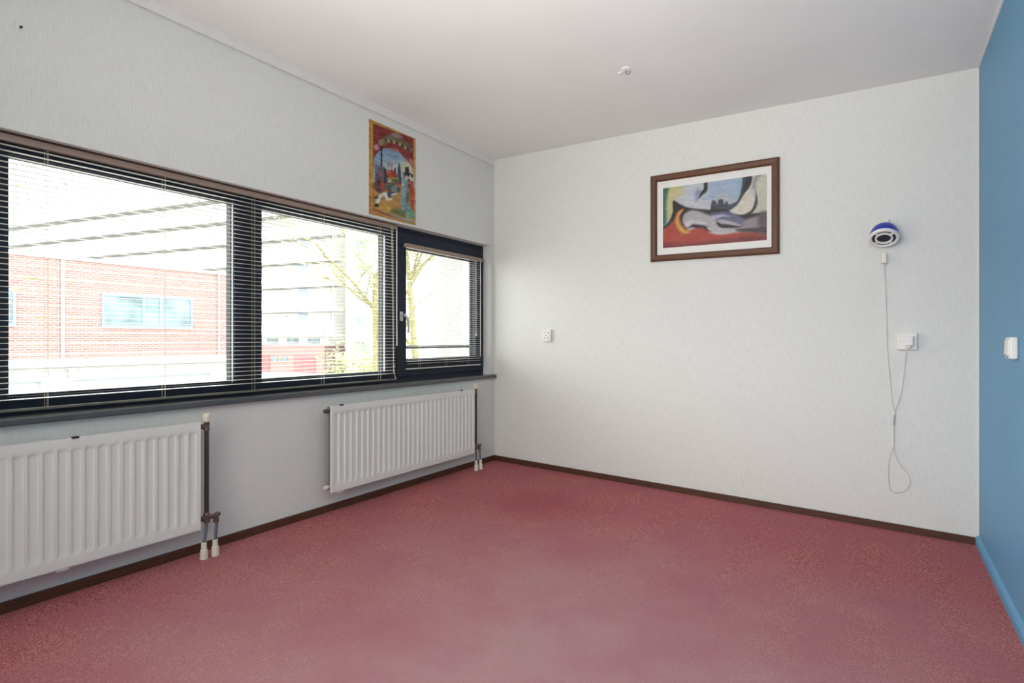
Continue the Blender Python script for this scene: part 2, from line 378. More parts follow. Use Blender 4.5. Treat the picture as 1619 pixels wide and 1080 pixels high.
t = thing('venetian_blind', 'small narrow venetian blind mounted on the opening casement window', 'blind', (-.05, -.58, .83))
xc = -.051; Y0, Y1 = -1.018, -.13
bm = B(); box(bm, -.0655, -.038, Y0, Y1, 1.708, 1.735); obj('head_rail', bm, 'rail', t, bevel=.002)
bobj('end_bracket', [(-.064, -.036, Y1, Y1+.014, 1.704, 1.732)], 'rail', t); bobj('end_bracket', [(-.064, -.036, Y0-.010, Y0, 1.708, 1.734)], 'rail', t)
obj('slats', slats(Y0+.008, Y1-.004, .866, 1.697, .0178, xc-.001, .016, math.radians(-3)), 'slat', t, smooth=True)
bm = B(); box(bm, xc-.009, xc+.008, Y0+.006, Y1-.002, .826, .834); obj('bottom_rail', bm, 'slat', t, bevel=.002)
for y in (-.874, -.573, -.293):
    bm = B(); ladder(bm, y, .833, 1.71, xc-.001, .016, .0178, .866); obj('ladder_cord', bm, 'cord', t)
bm = B(); tube(bm, [(-.034, -.150, 1.704), (-.034, -.149, .90)], .003, 6); obj('tilt_wand', bm, 'wand', t, smooth=True)
bm = B(); tube(bm, [(-.035, -.208, 1.706), (-.035, -.206, 1.09)], .0016, 6)
lathe(bm, [(0, .016), (.004, .014), (.006, -.006), (0, -.010)], 10, Matrix.Translation((-.035, -.206, 1.08)))
obj('lift_cord', bm, 'cord', t, smooth=True)

# ------------------------------------------------------------ radiators
def radiator(label, y0, y1, side, plugs):
    z0, z1 = .14, .65; xF = .1
    t = thing('radiator', label, 'radiator', (.06, (y0+y1)/2, z0))
    n = int(round((y1-y0-.03)/.0452)); pitch = (y1-y0-.03)/n
    ys = [y0, y0+.002, y0+.012]
    for i in range(n):
        c = y1-.015-(i+.5)*pitch
    cs = sorted(y1-.015-(i+.5)*pitch for i in range(n))
    hw = pitch*.27; sw = pitch*.10
    cols = [(y0, 0), (y0+.006, 0)]
    for c in cs: cols += [(c-hw-sw, 0), (c-hw, 1), (c, 1.12), (c+hw, 1), (c+hw+sw*1.2, 0)]
    cols += [(y1-.006, 0), (y1, 0)]
    rows = [(z0, 0), (z0+.03, 0), (z0+.038, 0), (z0+.052, .85), (z0+.058, 1), (z1-.058, 1), (z1-.052, .85), (z1-.044, 0), (z1-.03, 0), (z1, 0)]
    bm = B(); dep = .0055; g = []
    for y, a in cols: g.append([bm.verts.new((xF-dep*a*b, y, z)) for z, b in rows])
    for i in range(len(g)-1):
        for j in range(len(rows)-1): bm.faces.new((g[i][j], g[i+1][j], g[i+1][j+1], g[i][j+1]))
    R = len(rows)-1; L = len(g)-1
    bk = [[bm.verts.new((xF-.014, g[i][j].co.y, g[i][j].co.z)) for j in (0, R)] for i in range(len(g))]
    for i in range(L):
        bm.faces.new((g[i][0], bk[i][0], bk[i+1][0], g[i+1][0])); bm.faces.new((g[i][R], g[i+1][R], bk[i+1][1], bk[i][1]))
        bm.faces.new((bk[i][0], bk[i][1], bk[i+1][1], bk[i+1][0]))
    bm.faces.new([g[0][j] for j in range(R+1)]+[bk[0][1], bk[0][0]]); bm.faces.new([g[L][j] for j in range(R, -1, -1)]+[bk[L][0], bk[L][1]])
    obj('front_panel', bm, 'enamel', t, smooth=True)
    bm = B()
    box(bm, .045, .058, y0+.01, y1-.01, z0+.01, z1-.008)
    y = y0+.03
    while y < y1-.03: box(bm, .058, .086, y, y+.0012, z0+.03, z1-.03); y += .03
    obj('convector_fins', bm, 'finm', t)
    for yy in (y0+.11, y1-.16):
        bobj('wall_bracket', [(.0005, .05, yy-.012, yy+.012, z0+.03, z0+.055), (.0005, .006, yy-.012, yy+.012, z0+.055, z1-.08), (.0005, .05, yy-.012, yy+.012, z1-.08, z1-.05)], 'finm', t)
    for yy in ((y1-.49,) if y0 < -3 else (y0+.075, y1-.165)):
        o = bobj('clip', [(.086, .1022, yy-.012, yy+.012, z1-.004, z1+.003)], 'hole', t); tag(o, 'dark clip on top rim')
    for yy in ((y1-.53,) if y0 < -3 else (y0+.07, y1-.2)):
        bm = B(); box(bm, .07, .095, yy-.02, yy+.02, z0-.014, z0+.002); obj('bottom_lug', bm, 'enamel', t, bevel=.003)
    bm = B(); tube(bm, [(.093, y0, z0-.003), (.093, y1, z0-.003)], .004, 6); obj('bottom_bead', bm, 'enamel', t, smooth=True)
    if plugs:
        for zz, mm, nm in ((z1-.03, 'brass', 'bleed_plug'), (z0+.03, 'cream', 'blank_plug')):
            bm = B(); tube(bm, [(.07, y0+.004, zz), (.07, y0-.012, zz), (.07, y0-.012, zz), (.07, y0-.028, zz)], [.010, .010, .014, .012], 12)
            tag(obj(nm, bm, mm, t, smooth=True), 'brass bleed plug' if mm == 'brass' else 'cream lower plug')
    # valve, riser and tails on the right side
    yp = y1+.038
    bm = B(); lathe(bm, [(0, 0), (.014, 0), (.017, .006), (.019, .03), (.017, .038), (.012, .041), (0, .041)], 20, Matrix.Translation((.08, yp, .646)))
    tag(obj('valve_knob', bm, 'cream', t, smooth=True), 'cream plastic valve knob')
    bm = B(); lathe(bm, [(0, 0), (.009, 0), (.013, .004), (.013, .02), (.010, .024), (.013, .03), (.013, .046), (0, .046)], 12, Matrix.Translation((.08, yp, .6)))
    tube(bm, [(.08, yp, .624), (.078, y1-.004, .624)], .012, 8); obj('valve_body', bm, 'brass', t, smooth=True)
    bm = B(); tube(bm, [(.08, yp, .604), (.08, yp, .2)], .0105, 12); tag(obj('riser_pipe', bm, 'pipe', t, smooth=True), 'dark brown riser pipe')
    bm = B()
    lathe(bm, [(0, 0), (.014, .0), (.016, .01), (.012, .02), (.015, .03), (.015, .042), (.010, .05), (0, .05)], 12, Matrix.Translation((.08, yp, .16)))
    tube(bm, [(.08, y1-.004, .182), (.08, yp+.035, .182), (.08, yp+.052, .187), (.086, yp+.064, .19)], [.011, .011, .012, .008], 10)
    lathe(bm, [(0, 0), (.012, .0), (.013, .01), (.011, .02), (.012, .034), (0, .036)], 12, Matrix.Translation((.083, yp+.044, .15)))
    obj('valve_block', bm, 'brass', t, smooth=True)
    for (ya, yb, xa, xb) in ((yp-.003, yp-.026, .08, .105), (yp+.044, yp+.026, .083, .108)):
        bm = B(); tube(bm, [(xa, ya, .166), (xa+.004, ya, .14), (xb, yb, .06)], .0075, 10); tag(obj('tail_pipe', bm, 'bluepipe', t, smooth=True), 'grey blue tail pipe')
        bm = B(); lathe(bm, [(.0085, .078), (.012, .076), (.0125, .045), (.016, .042), (.018, .004), (.018, fz(xb)+.001), (.0085, fz(xb)+.001)], 12, Matrix.Translation((xb, yb, 0)))
        tag(obj('floor_sleeve', bm, 'cream', t, smooth=True), 'cream plastic floor sleeve')
    return t
radiator('long white ribbed radiator under the left window pane, cut by the photo edge', -4.05, -2.534, 1, False)
radiator('shorter white ribbed radiator below the window near the room corner', -1.782, -.402, 1, True)

# ------------------------------------------------------------ printed pictures (flat prints with pigment colour)
def paint(nx, ny, tomap, layers, base, sat=.75, dark=.93, grain=6):
    U, V = np.meshgrid((np.arange(nx)+.5)/nx, (np.arange(ny)+.5)/ny)
    img = np.zeros((ny, nx, 3)); img[:] = base
    rs = np.random.RandomState(4)
    def lin(c): c = np.array(c)/255.; return np.where(c <= .04045, c/12.92, ((c+.055)/1.055)**2.4)
    for pts, col, soft, sm in layers:
        P = [tomap(*p) for p in pts]
        if sm: P = [(q.x, q.y) for q in catmull([(a, b, 0) for a, b in P], 6, True)]
        P = np.array(P); inside = np.zeros(U.shape, bool); dist = np.full(U.shape, 9.)
        asp = nx/ny
        for i in range(len(P)):
            (x0, y0), (x1, y1) = P[i], P[(i+1) % len(P)]
            c = ((y0 > V) != (y1 > V)); 
            with np.errstate(divide='ignore', invalid='ignore'):
                xi = (x1-x0)*(V-y0)/(y1-y0 if y1 != y0 else 1e-9)+x0
            inside ^= c & (U < xi)
            dx, dy = (x1-x0)*asp, y1-y0; L = dx*dx+dy*dy+1e-12
            tt = np.clip(((U-x0)*asp*dx+(V-y0)*dy)/L, 0, 1)
            dist = np.minimum(dist, np.hypot((U-x0)*asp-tt*dx, V-y0-tt*dy))
        sd = np.where(inside, dist, -dist); s = max(soft, 1e-4)
        a = np.clip(.5+sd/(2*s), 0, 1); a = a*a*(3-2*a)
        img += (np.array(col, float)-img)*a[..., None]
    img += rs.normal(0, 4, (ny, nx, 1)) 
    g_ = img.mean(2, keepdims=True); img = g_+(img-g_)*sat
    n1 = rs.normal(0, 1, (ny//3+2, nx//9+2)); yy, xx = np.meshgrid(np.arange(ny)/3., np.arange(nx)/9., indexing='ij')
    y0 = yy.astype(int); x0 = xx.astype(int); fy = yy-y0; fx = xx-x0
    sm_ = (n1[y0, x0]*(1-fx)+n1[y0, x0+1]*fx)*(1-fy)+(n1[y0+1, x0]*(1-fx)+n1[y0+1, x0+1]*fx)*fy
    img = img*dark+sm_[..., None]*grain
    return lin(np.clip(img, 0, 255))
def print_mesh(name, nx, ny, img, pos, m, parent, kind=None):   # pos(u,v) -> point, v up
    bm = B(); cl = bm.loops.layers.float_color.new('print_color')
    g = [[bm.verts.new(pos(i/nx, j/ny)) for i in range(nx+1)] for j in range(ny+1)]
    for j in range(ny):
        for i in range(nx):
            f = bm.faces.new((g[j][i], g[j][i+1], g[j+1][i+1], g[j+1][i])); c = img[j, i]
            for l in f.loops: l[cl] = (c[0], c[1], c[2], 1)
    me = bpy.data.meshes.new(name); bm.to_mesh(me); bm.free(); me.materials.append(M[m])
    o = bpy.data.objects.new(name, me); COL.objects.link(o); o.parent = parent; o.matrix_parent_inverse = parent.matrix_basis.inverted(); return o

# framed abstract print on the back wall
ps = -.0141; px0, px1, pz0, pz1 = 1.404, 2.250, 1.604, 2.222
t = thing('framed_picture', 'abstract painting print in a brown wooden frame on the white back wall', 'picture', (1.827, 0, 1.604))
zz = lambda x: ps*(x-px0)
fw_ = .046
bm = B()
O = [(px0, pz0), (px1, pz0), (px1, pz1), (px0, pz1)]; I = [(px0+fw_, pz0+fw_), (px1-fw_, pz0+fw_), (px1-fw_, pz1-fw_), (px0+fw_, pz1-fw_)]
def pt(p, y): return (p[0], y, p[1]+zz(p[0]))
prof = [(0, -.001), (0, -.020), (.25, -.026), (.8, -.024), (1, -.014), (1, -.001)]
rings = [[bm.verts.new(pt((O[k][0]+(I[k][0]-O[k][0])*a, O[k][1]+(I[k][1]-O[k][1])*a), y)) for k in range(4)] for a, y in prof]
for r in range(len(rings)):
    a, b = rings[r], rings[(r+1) % len(rings)]
    for k in range(4): bm.faces.new((a[k], a[(k+1) % 4], b[(k+1) % 4], b[k]))
tag(obj('frame', bm, 'pwood', t), 'brown wooden frame')
bm = B(); hexa(bm, [pt(I[0], -.008), pt(I[1], -.008), pt(I[1], -.001), pt(I[0], -.001), pt(I[3], -.008), pt(I[2], -.008), pt(I[2], -.001), pt(I[3], -.001)])
tag(obj('mount', bm, 'mount', t), 'white mount board')
def amap(x, y):
    u = (x-203)/887.; top = 383-(x-203)*.137; bot = 858-(x-203)*.077
    return u, (bot-y)/(bot-top)
AL = [
 ([(190, 370), (262, 360), (250, 500), (240, 640), (200, 760), (180, 700)], (48, 122, 104), .05, 1),
 ([(275, 365), (350, 355), (330, 420), (300, 480), (300, 560), (262, 640), (240, 560), (246, 450)], (212, 200, 120), .05, 1),
 ([(350, 350), (430, 345), (380, 430), (330, 480), (320, 450)], (206, 200, 150), .06, 1),
 ([(420, 340), (570, 320), (565, 380), (500, 440), (540, 500), (640, 520), (640, 560), (420, 520), (330, 470), (400, 430)], (196, 202, 214), .06, 1),
 ([(500, 400), (545, 390), (520, 470), (500, 470)], (130, 150, 195), .05, 1),
 ([(600, 325), (900, 280), (885, 400), (830, 490), (700, 500), (620, 480), (560, 460), (610, 400)], (160, 182, 214), .08, 1),
 ([(840, 310), (905, 290), (895, 400), (850, 460), (830, 440), (870, 370)], (136, 190, 206), .05, 1),
 ([(640, 500), (720, 420), (800, 440), (820, 480), (700, 500)], (178, 188, 196), .06, 1),
 ([(985, 300), (1110, 250), (1120, 600), (990, 580), (1010, 450), (980, 380)], (204, 202, 178), .04, 1),
 ([(575, 330), (603, 328), (602, 395), (560, 432), (528, 458), (545, 412), (572, 380)], (46, 48, 60), .015, 1),
 ([(905, 285), (972, 275), (955, 365), (900, 455), (830, 530), (760, 560), (640, 560), (645, 480), (672, 478), (690, 505), (700, 470), (735, 465), (745, 500), (770, 480), (790, 505), (850, 480), (880, 420), (895, 350)], (66, 68, 86), .018, 1),
 ([(935, 285), (972, 275), (955, 360), (900, 440), (905, 380)], (38, 38, 44), .02, 1),
 ([(1005, 270), (1060, 262), (1010, 320), (1000, 400), (970, 400), (985, 320)], (150, 152, 156), .03, 1),
 ([(1000, 400), (1018, 470), (1000, 540), (940, 600), (870, 600), (850, 570), (960, 560), (985, 480)], (52, 52, 58), .02, 1),
 ([(800, 555), (862, 510), (905, 430), (955, 375), (990, 390), (1000, 450), (985, 520), (940, 570), (890, 592), (840, 580)], (222, 214, 192), .02, 1),
 ([(955, 370), (985, 385), (1000, 440), (985, 450), (960, 400)], (190, 192, 200), .03, 1),
 ([(298, 480), (360, 505), (450, 535), (620, 548), (760, 545), (850, 590), (1095, 570), (1095, 640), (640, 720), (480, 690), (400, 700), (330, 640), (240, 700), (200, 730), (200, 700), (255, 650), (295, 570)], (44, 38, 38), .02, 1),
 ([(195, 725), (250, 680), (300, 640), (340, 660), (400, 735), (470, 705), (560, 695), (640, 735), (740, 745), (900, 725), (1100, 735), (1100, 800), (195, 870)], (200, 62, 44), .03, 1),
 ([(195, 820), (500, 815), (800, 770), (1100, 745), (1100, 800), (195, 870)], (142, 40, 42), .05, 1),
 ([(400, 540), (345, 560), (308, 630), (330, 700), (395, 748), (470, 728), (420, 702), (378, 665), (362, 610), (378, 572)], (206, 100, 36), .02, 1),
 ([(388, 548), (345, 580), (322, 640), (345, 700), (400, 735), (450, 724), (400, 712), (362, 670), (346, 610)], (232, 176, 66), .02, 1),
 ([(395, 590), (455, 553), (540, 562), (620, 588), (700, 600), (760, 640), (700, 690), (620, 690), (550, 668), (480, 662), (425, 692), (385, 650)], (176, 172, 180), .03, 1),
 ([(410, 650), (480, 630), (600, 650), (560, 668), (480, 662), (425, 690)], (206, 202, 208), .03, 1),
 ([(630, 580), (760, 562), (860, 592), (940, 640), (900, 680), (760, 640), (690, 630)], (104, 106, 140), .03, 1),
 ([(940, 620), (1100, 590), (1100, 680), (920, 690), (890, 670)], (150, 138, 142), .03, 1),
 ([(1030, 582), (1100, 575), (1100, 730), (1030, 715)], (96, 84, 84), .05, 1),
 ([(600, 690), (700, 680), (900, 690), (1000, 700), (860, 715), (720, 735), (640, 722)], (186, 182, 186), .02, 1),
 ([(680, 640), (720, 660), (800, 668), (900, 672), (860, 690), (720, 690)], (48, 42, 50), .015, 1),
 ([(700, 628), (770, 632), (860, 660), (900, 680), (800, 668), (730, 655)], (180, 172, 182), .015, 1),
 ([(640, 600), (730, 585), (800, 600), (740, 602), (660, 625)], (176, 178, 205), .015, 1),
 ([(860, 700), (1100, 690), (1100, 730), (880, 722)], (70, 60, 66), .03, 1),
]
nx, ny = 270, 150
ax0, ax1 = px0+.088, px1-.075
az0, az1 = pz0+.094, pz1-.096
img = paint(nx, ny, amap, AL, (200, 200, 196))
o = print_mesh('print', nx, ny, img, lambda u, v: (ax0+(ax1-ax0)*u, -.0085, az0+(az1-az0)*v+zz(ax0+(ax1-ax0)*u)), 'art', t)
tag(o, 'abstract print in red, orange, grey and blue')

# poster on the window wall
t = thing('poster', 'narrow orange-bordered poster with red arch on the wall above the window', 'poster', (0, -1.196, 1.862))
qy0, qy1, qz0, qz1 = -1.416, -.978, 1.864, 2.486
bobj('backing', [(.0008, .006, qy0, qy1, qz0, qz1)], 'mount', t)
def pmap(x, y):
    u = (x-118)/395.; top = 98+164*u; bot = 912+88*u
    return u, (bot-y)/(bot-top)
def R4(x0, y0, x1, y1, s=0.0): return [(x0, y0), (x1, y0+(x1-x0)*s), (x1, y1+(x1-x0)*s), (x0, y1)]
rnd = random.Random(7)
PL = [
 (R4(152, 138, 492, 880, .36), (138, 36, 32), .006, 0),
 ([(158, 860), (158, 430), (190, 380), (240, 345), (300, 345), (360, 370), (420, 430), (465, 490), (492, 570), (492, 1000)], (138, 168, 196), .01, 0),
 ([(158, 520), (240, 470), (330, 470), (420, 480), (492, 560), (492, 700), (158, 640)], (196, 200, 190), .06, 1),
 ([(400, 450), (470, 480), (492, 580), (400, 560)], (214, 210, 170), .05, 1),
 ([(158, 640), (300, 640), (492, 680), (492, 960), (158, 880)], (196, 148, 70), .02, 0),
 ([(158, 820), (300, 830), (400, 880), (480, 940), (300, 900)], (214, 160, 66), .03, 1),
 ([(290, 870), (400, 860), (430, 930), (330, 910)], (110, 120, 60), .03, 1),
 (R4(165, 490, 250, 640, .2), (96, 108, 130), .01, 0), (R4(190, 510, 215, 600, .2), (130, 90, 96), .01, 0),
 (R4(212, 330, 224, 500, .2), (30, 34, 40), .006, 0), (R4(240, 520, 258, 640, .2), (40, 44, 60), .008, 0),
 ([(255, 600), (258, 545), (300, 525), (350, 560), (352, 615)], (196, 72, 46), .01, 0),
 (R4(268, 470, 274, 540), (80, 84, 100), .004, 0), (R4(286, 465, 291, 540), (190, 90, 60), .004, 0), (R4(302, 470, 308, 545), (80, 84, 100), .004, 0), (R4(322, 515, 336, 560), (40, 40, 56), .006, 0),
 ([(350, 600), (356, 500), (366, 470), (378, 510), (385, 640), (352, 650)], (52, 70, 96), .008, 0),
 ([(300, 600), (345, 585), (365, 620), (330, 650), (300, 640)], (150, 160, 70), .01, 1),
 (R4(165, 636, 400, 652, .02), (150, 50, 46), .006, 0),
 ([(165, 640), (200, 625), (240, 640), (250, 700), (200, 730), (170, 700)], (96, 60, 60), .02, 1), ([(205, 640), (230, 630), (240, 690), (215, 710)], (186, 70, 60), .012, 1),
 ([(250, 660), (300, 655), (370, 680), (360, 720), (270, 710)], (70, 76, 64), .02, 1), ([(300, 670), (340, 665), (350, 710), (310, 715)], (110, 150, 150), .015, 1),
 ([(262, 725), (320, 720), (345, 735), (300, 760), (265, 755)], (70, 80, 120), .012, 1),
 ([(175, 820), (185, 770), (215, 735), (255, 725), (260, 745), (225, 760), (205, 800), (190, 830)], (232, 230, 226), .01, 1),
 ([(240, 740), (262, 730), (275, 775), (300, 770), (302, 785), (265, 795), (248, 765)], (232, 230, 226), .01, 1), ([(300, 735), (345, 725), (345, 738), (305, 752)], (226, 222, 214), .008, 1),
 ([(162, 830), (190, 822), (195, 845), (168, 850)], (44, 30, 26), .008, 1), ([(160, 765), (190, 755), (190, 775), (165, 780)], (80, 60, 50), .01, 1),
 ([(388, 580), (415, 560), (425, 700), (420, 850), (390, 870), (380, 760), (392, 680)], (136, 170, 186), .015, 1),
 ([(418, 600), (455, 600), (480, 700), (470, 830), (490, 920), (430, 935), (415, 880), (430, 760)], (132, 140, 124), .02, 1),
 ([(430, 830), (490, 860), (500, 940), (425, 930)], (112, 170, 150), .02, 1), ([(425, 740), (450, 730), (455, 790), (430, 800)], (90, 110, 80), .015, 1),
 ([(455, 640), (494, 640), (494, 860), (468, 830), (460, 720)], (196, 60, 46), .012, 1),
 ([(410, 575), (440, 570), (445, 610), (420, 620)], (220, 190, 180), .01, 1),
 ([(400, 552), (420, 545), (418, 505), (450, 500), (452, 550), (492, 572), (488, 592), (440, 580)], (28, 26, 28), .008, 0),
 ([(200, 300), (240, 245), (310, 225), (400, 270), (470, 320), (485, 350), (470, 375), (400, 335), (310, 300), (230, 315)], (120, 104, 74), .015, 1),
 ([(300, 215), (350, 215), (400, 250), (370, 262), (320, 240)], (168, 140, 140), .015, 1),
 ([(160, 325), (190, 318), (198, 350), (170, 368)], (206, 150, 150), .012, 1), ([(455, 430), (485, 440), (488, 480), (462, 470)], (198, 120, 120), .012, 1),
 ([(195, 285), (220, 270), (235, 300), (215, 325), (198, 310)], (160, 150, 110), .012, 1), ([(310, 345), (355, 355), (360, 372), (315, 362)], (196, 120, 90), .01, 1),
]
for i in range(9):
    x = 245+i*24; y = 262+(x-245)*.38-14*math.sin(i/8*PI)
    PL.append((R4(x, y, x+13, y+26, .3), (206, 178, 110) if i % 2 else (60, 44, 36), .006, 0))
for i in range(26):
    x, y = rnd.uniform(165, 470), rnd.uniform(560, 720); s = rnd.uniform(6, 13)
    PL.append(([(x-s, y), (x, y-s), (x+s, y), (x, y+s*1.5)], rnd.choice([(40, 36, 44), (176, 60, 48), (220, 210, 190), (70, 100, 80), (96, 70, 60)]), .008, 1))
PL += [([(100, 80), (152, 112), (152, 930), (100, 930)], (200, 146, 62), .012, 0), (R4(118, 880, 520, 915, .26), (204, 142, 60), .01, 0), (R4(430, 900, 450, 1000, .2), (176, 170, 120), .01, 0)]
nx, ny = 110, 156
img = paint(nx, ny, pmap, PL, (206, 152, 62), .9, .92, 12)
o = print_mesh('print', nx, ny, img, lambda u, v: (.0064, qy0+(qy1-qy0)*u, qz0+(qz1-qz0)*v), 'print', t)

# ------------------------------------------------------------ round speaker on the back wall
cx_, cz_ = 2.804, 1.634
t = thing('wall_speaker', 'round blue and white speaker with dark grille hung high on the white wall', 'speaker', (cx_, 0, cz_))
ctr = Vector((cx_, -.078, cz_+.004))
ax = Vector((-.03, -.56, -.83)).normalized()       # face looks down and into the room
mt = Matrix.Translation(ctr) @ ax.to_track_quat('Z', 'Y').to_matrix().to_4x4()
bm = B(); r = .070
lathe(bm, [(0, -.082)]+[(r*math.sin(a), -.082*math.cos(a)) for a in [math.radians(x) for x in (12, 25, 38, 50, 62, 74, 84, 90)]]+[(r, .010), (r-.004, .012), (0, .012)], 40, mt)
tag(obj('shell', bm, 'blueplastic', t, smooth=True), 'blue domed shell')
bm = B(); lathe(bm, [(.056, .010), (.069, .006), (.073, .010), (.073, .020), (.069, .026), (.061, .026), (.057, .020)], 44, mt, close=True)
tag(obj('outer_ring', bm, 'plastic', t, smooth=True), 'white outer ring')
bm = B(); lathe(bm, [(0, .0125), (.0575, .0125), (.0575, .017), (.045, .016), (0, .0155)], 40, mt); tag(obj('grille', bm, 'grille', t, smooth=True), 'dark speaker grille')
bm = B(); lathe(bm, [(.034, .014), (.034, .024), (.037, .027), (.041, .027), (.044, .024), (.044, .014)], 40, mt, close=True); tag(obj('inner_ring', bm, 'plastic', t, smooth=True), 'white inner ring')
for k in range(4):
    bm = B(); a = math.radians(40+90*k); m2 = mt @ Matrix.Rotation(a, 4, 'Z'); box(bm, .042, .060, -.004, .004, .016, .026, m2)
    obj('spoke', bm, 'plastic', t)
bm = B(); tube(bm, catmull([(cx_+.012, -.035, cz_+.062), (cx_+.018, -.028, cz_+.092), (cx_+.026, -.012, cz_+.098), (cx_+.028, -.001, cz_+.085)], 5), .006, 8)
lathe(bm, [(0, 0), (.016, 0), (.014, .008), (0, .010)], 16, Matrix.Translation((cx_+.028, 0, cz_+.085)) @ Matrix.Rotation(PI/2, 4, 'X'))
obj('hanging_bracket', bm, 'plastic', t, smooth=True)

# supply cable with its two plugs
t = thing('power_cable', 'thin pale cable looping down the wall from the round speaker to the double socket', 'cable', (2.86, 0, .4))
def W(px, py, yy):
    fx, fy = -math.sin(math.radians(33.656)), math.cos(math.radians(33.656)); rx, ry = fy, -fx
    a = (px-809.5)/871.87; b = (537-py)/871.87; dx, dy = fx+a*rx, fy+a*ry; s = (yy-CAM[1])/dy
    return (CAM[0]+s*dx, yy, CAM[2]+s*b)
path = [(1397.5, 412), (1399, 440), (1401, 480), (1402, 512), (1403, 552), (1407, 598), (1410.5, 636), (1415, 652), (1413.5, 672), (1413, 704), (1405, 730), (1405.3, 764), (1410, 777), (1421, 778.8), (1433, 774), (1439, 762), (1434.5, 748), (1422, 733), (1414, 712), (1413.2, 680), (1413, 666), (1417, 646), (1425, 620), (1429.5, 588), (1433, 556)]
pts = []
for i, (x, y) in enumerate(path):
    d = -.012 if i < 2 else -.0035
    if 13 <= i <= 20: d = -.0065
    if i >= 22: d = -.006
    if i == len(path)-1: d = -.03
    if i == 0: d = -.04
    if i == 1: d = -.02
    pts.append(W(x, y, d))
pts_run = catmull(pts, 6)
bm = B(); tube(bm, pts_run, .0019, 6); obj('lead', bm, 'cable', t, smooth=True)
a = W(1397.3, 408, -.05)
bm = B(); box(bm, a[0]-.013, a[0]+.013, -.060, -.042, a[2]-.030, a[2]+.030); tag(obj('small_plug', bm, 'cream', t, bevel=.003), 'small cream plug under the speaker')
a = W(1437, 541, -.05)
bm = B(); box(bm, a[0]-.020, a[0]+.020, -.062, -.0305, a[2]-.020, a[2]+.036); box(bm, a[0]-.012, a[0]+.010, -.056, -.036, a[2]-.034, a[2]-.02); tag(obj('adapter', bm, 'plastic', t, bevel=.004), 'white adapter in the socket')
a2 = W(1413.5, 664, -.005)
bm = B(); tube(bm, [(a2[0]+.002, -.006, a2[2]+.03), (a2[0]-.001, -.006, a2[2]-.03)], .005, 8); tag(obj('cable_tie', bm, 'alu', t, smooth=True), 'grey tie holding the loop')

# sockets and switch
def plate(name, label, cat, x0, x1, z0, z1, dpt, deco):
    t = thing(name, label, cat, ((x0+x1)/2, 0, (z0+z1)/2))
    bm = B(); box(bm, x0, x1, -dpt, -.0003, z0, z1); obj('cover_plate', bm, 'plastic', t, bevel=.004); deco(t); return t
def deco1(t):
    bm = B(); box(bm, .511, .562, -.026, -.0215, 1.038, 1.113); obj('insert', bm, 'plastic', t, bevel=.002)
    bm = B()
    for x, z in ((.519, 1.096), (.519, 1.055), (.553, 1.096), (.553, 1.055)): lathe(bm, [(0, 0), (.0048, 0), (.0048, .0012), (0, .0012)], 10, Matrix.Translation((x, -.026, z)) @ Matrix.Rotation(PI/2, 4, 'X'))
    box(bm, .530, .541, -.0272, -.026, 1.071, 1.079); box(bm, .531, .540, -.0272, -.026, 1.106, 1.110)
    obj('contact_hole', bm, 'finm', t)
plate('wall_socket', 'small white wall socket alone on the back wall right of the window', 'socket', .497, .577, 1.027, 1.125, .022, deco1)
def deco2(t):
    for xx in (2.893, 2.938):
        bm = B(); lathe(bm, [(.0, -.004), (.016, -.004), (.017, .0008), (.019, .001), (.019, -.001)], 24, Matrix.Translation((xx, -.0265, 1.030)) @ Matrix.Rotation(PI/2, 4, 'X'))
        obj('socket_well', bm, 'plastic', t, smooth=True)
    bm = B()
    for dx in (-.009, .009): lathe(bm, [(0, 0), (.0024, 0), (.0024, .0015), (0, .0015)], 8, Matrix.Translation((2.893+dx, -.0265, 1.03)) @ Matrix.Rotation(PI/2, 4, 'X'))
    obj('contact_hole', bm, 'hole', t)
plate('double_socket', 'white double wall socket holding the adapter beside the hanging cable', 'socket', 2.867, 2.960, .984, 1.080, .026, deco2)

t = thing('light_switch', 'white surface-mounted light switch on the blue wall', 'switch', (XR, -.975, 1.005))
bm = B(); box(bm, XR-.026, XR-.0003, -1.024, -.930, .965, 1.052); obj('housing', bm, 'plastic', t, bevel=.006)
bm = B(); m2 = Matrix.Translation((XR-.0265, -.977, 1.012)) @ Matrix.Rotation(math.radians(3), 4, 'Y'); box(bm, -.004, .004, -.036, .036, -.030, .030, m2); obj('rocker', bm, 'plastic', t, bevel=.002)
bm = B(); box(bm, XR-.0268, XR-.0255, -.988, -.966, .970, .975); obj('screw_slot', bm, 'hole', t)

# nail high on the window wall
bm = B(); lathe(bm, [(0, .012), (.005, .012), (.005, .010), (.0022, .0095), (.0018, -.002), (0, -.002)], 10, Matrix.Translation((0, -3.169, 2.255)) @ Matrix.Rotation(PI/2, 4, 'Y'))
tag(obj('nail', bm, 'hole', smooth=True), 'dark nail high in the white wall above the left window', 'nail')
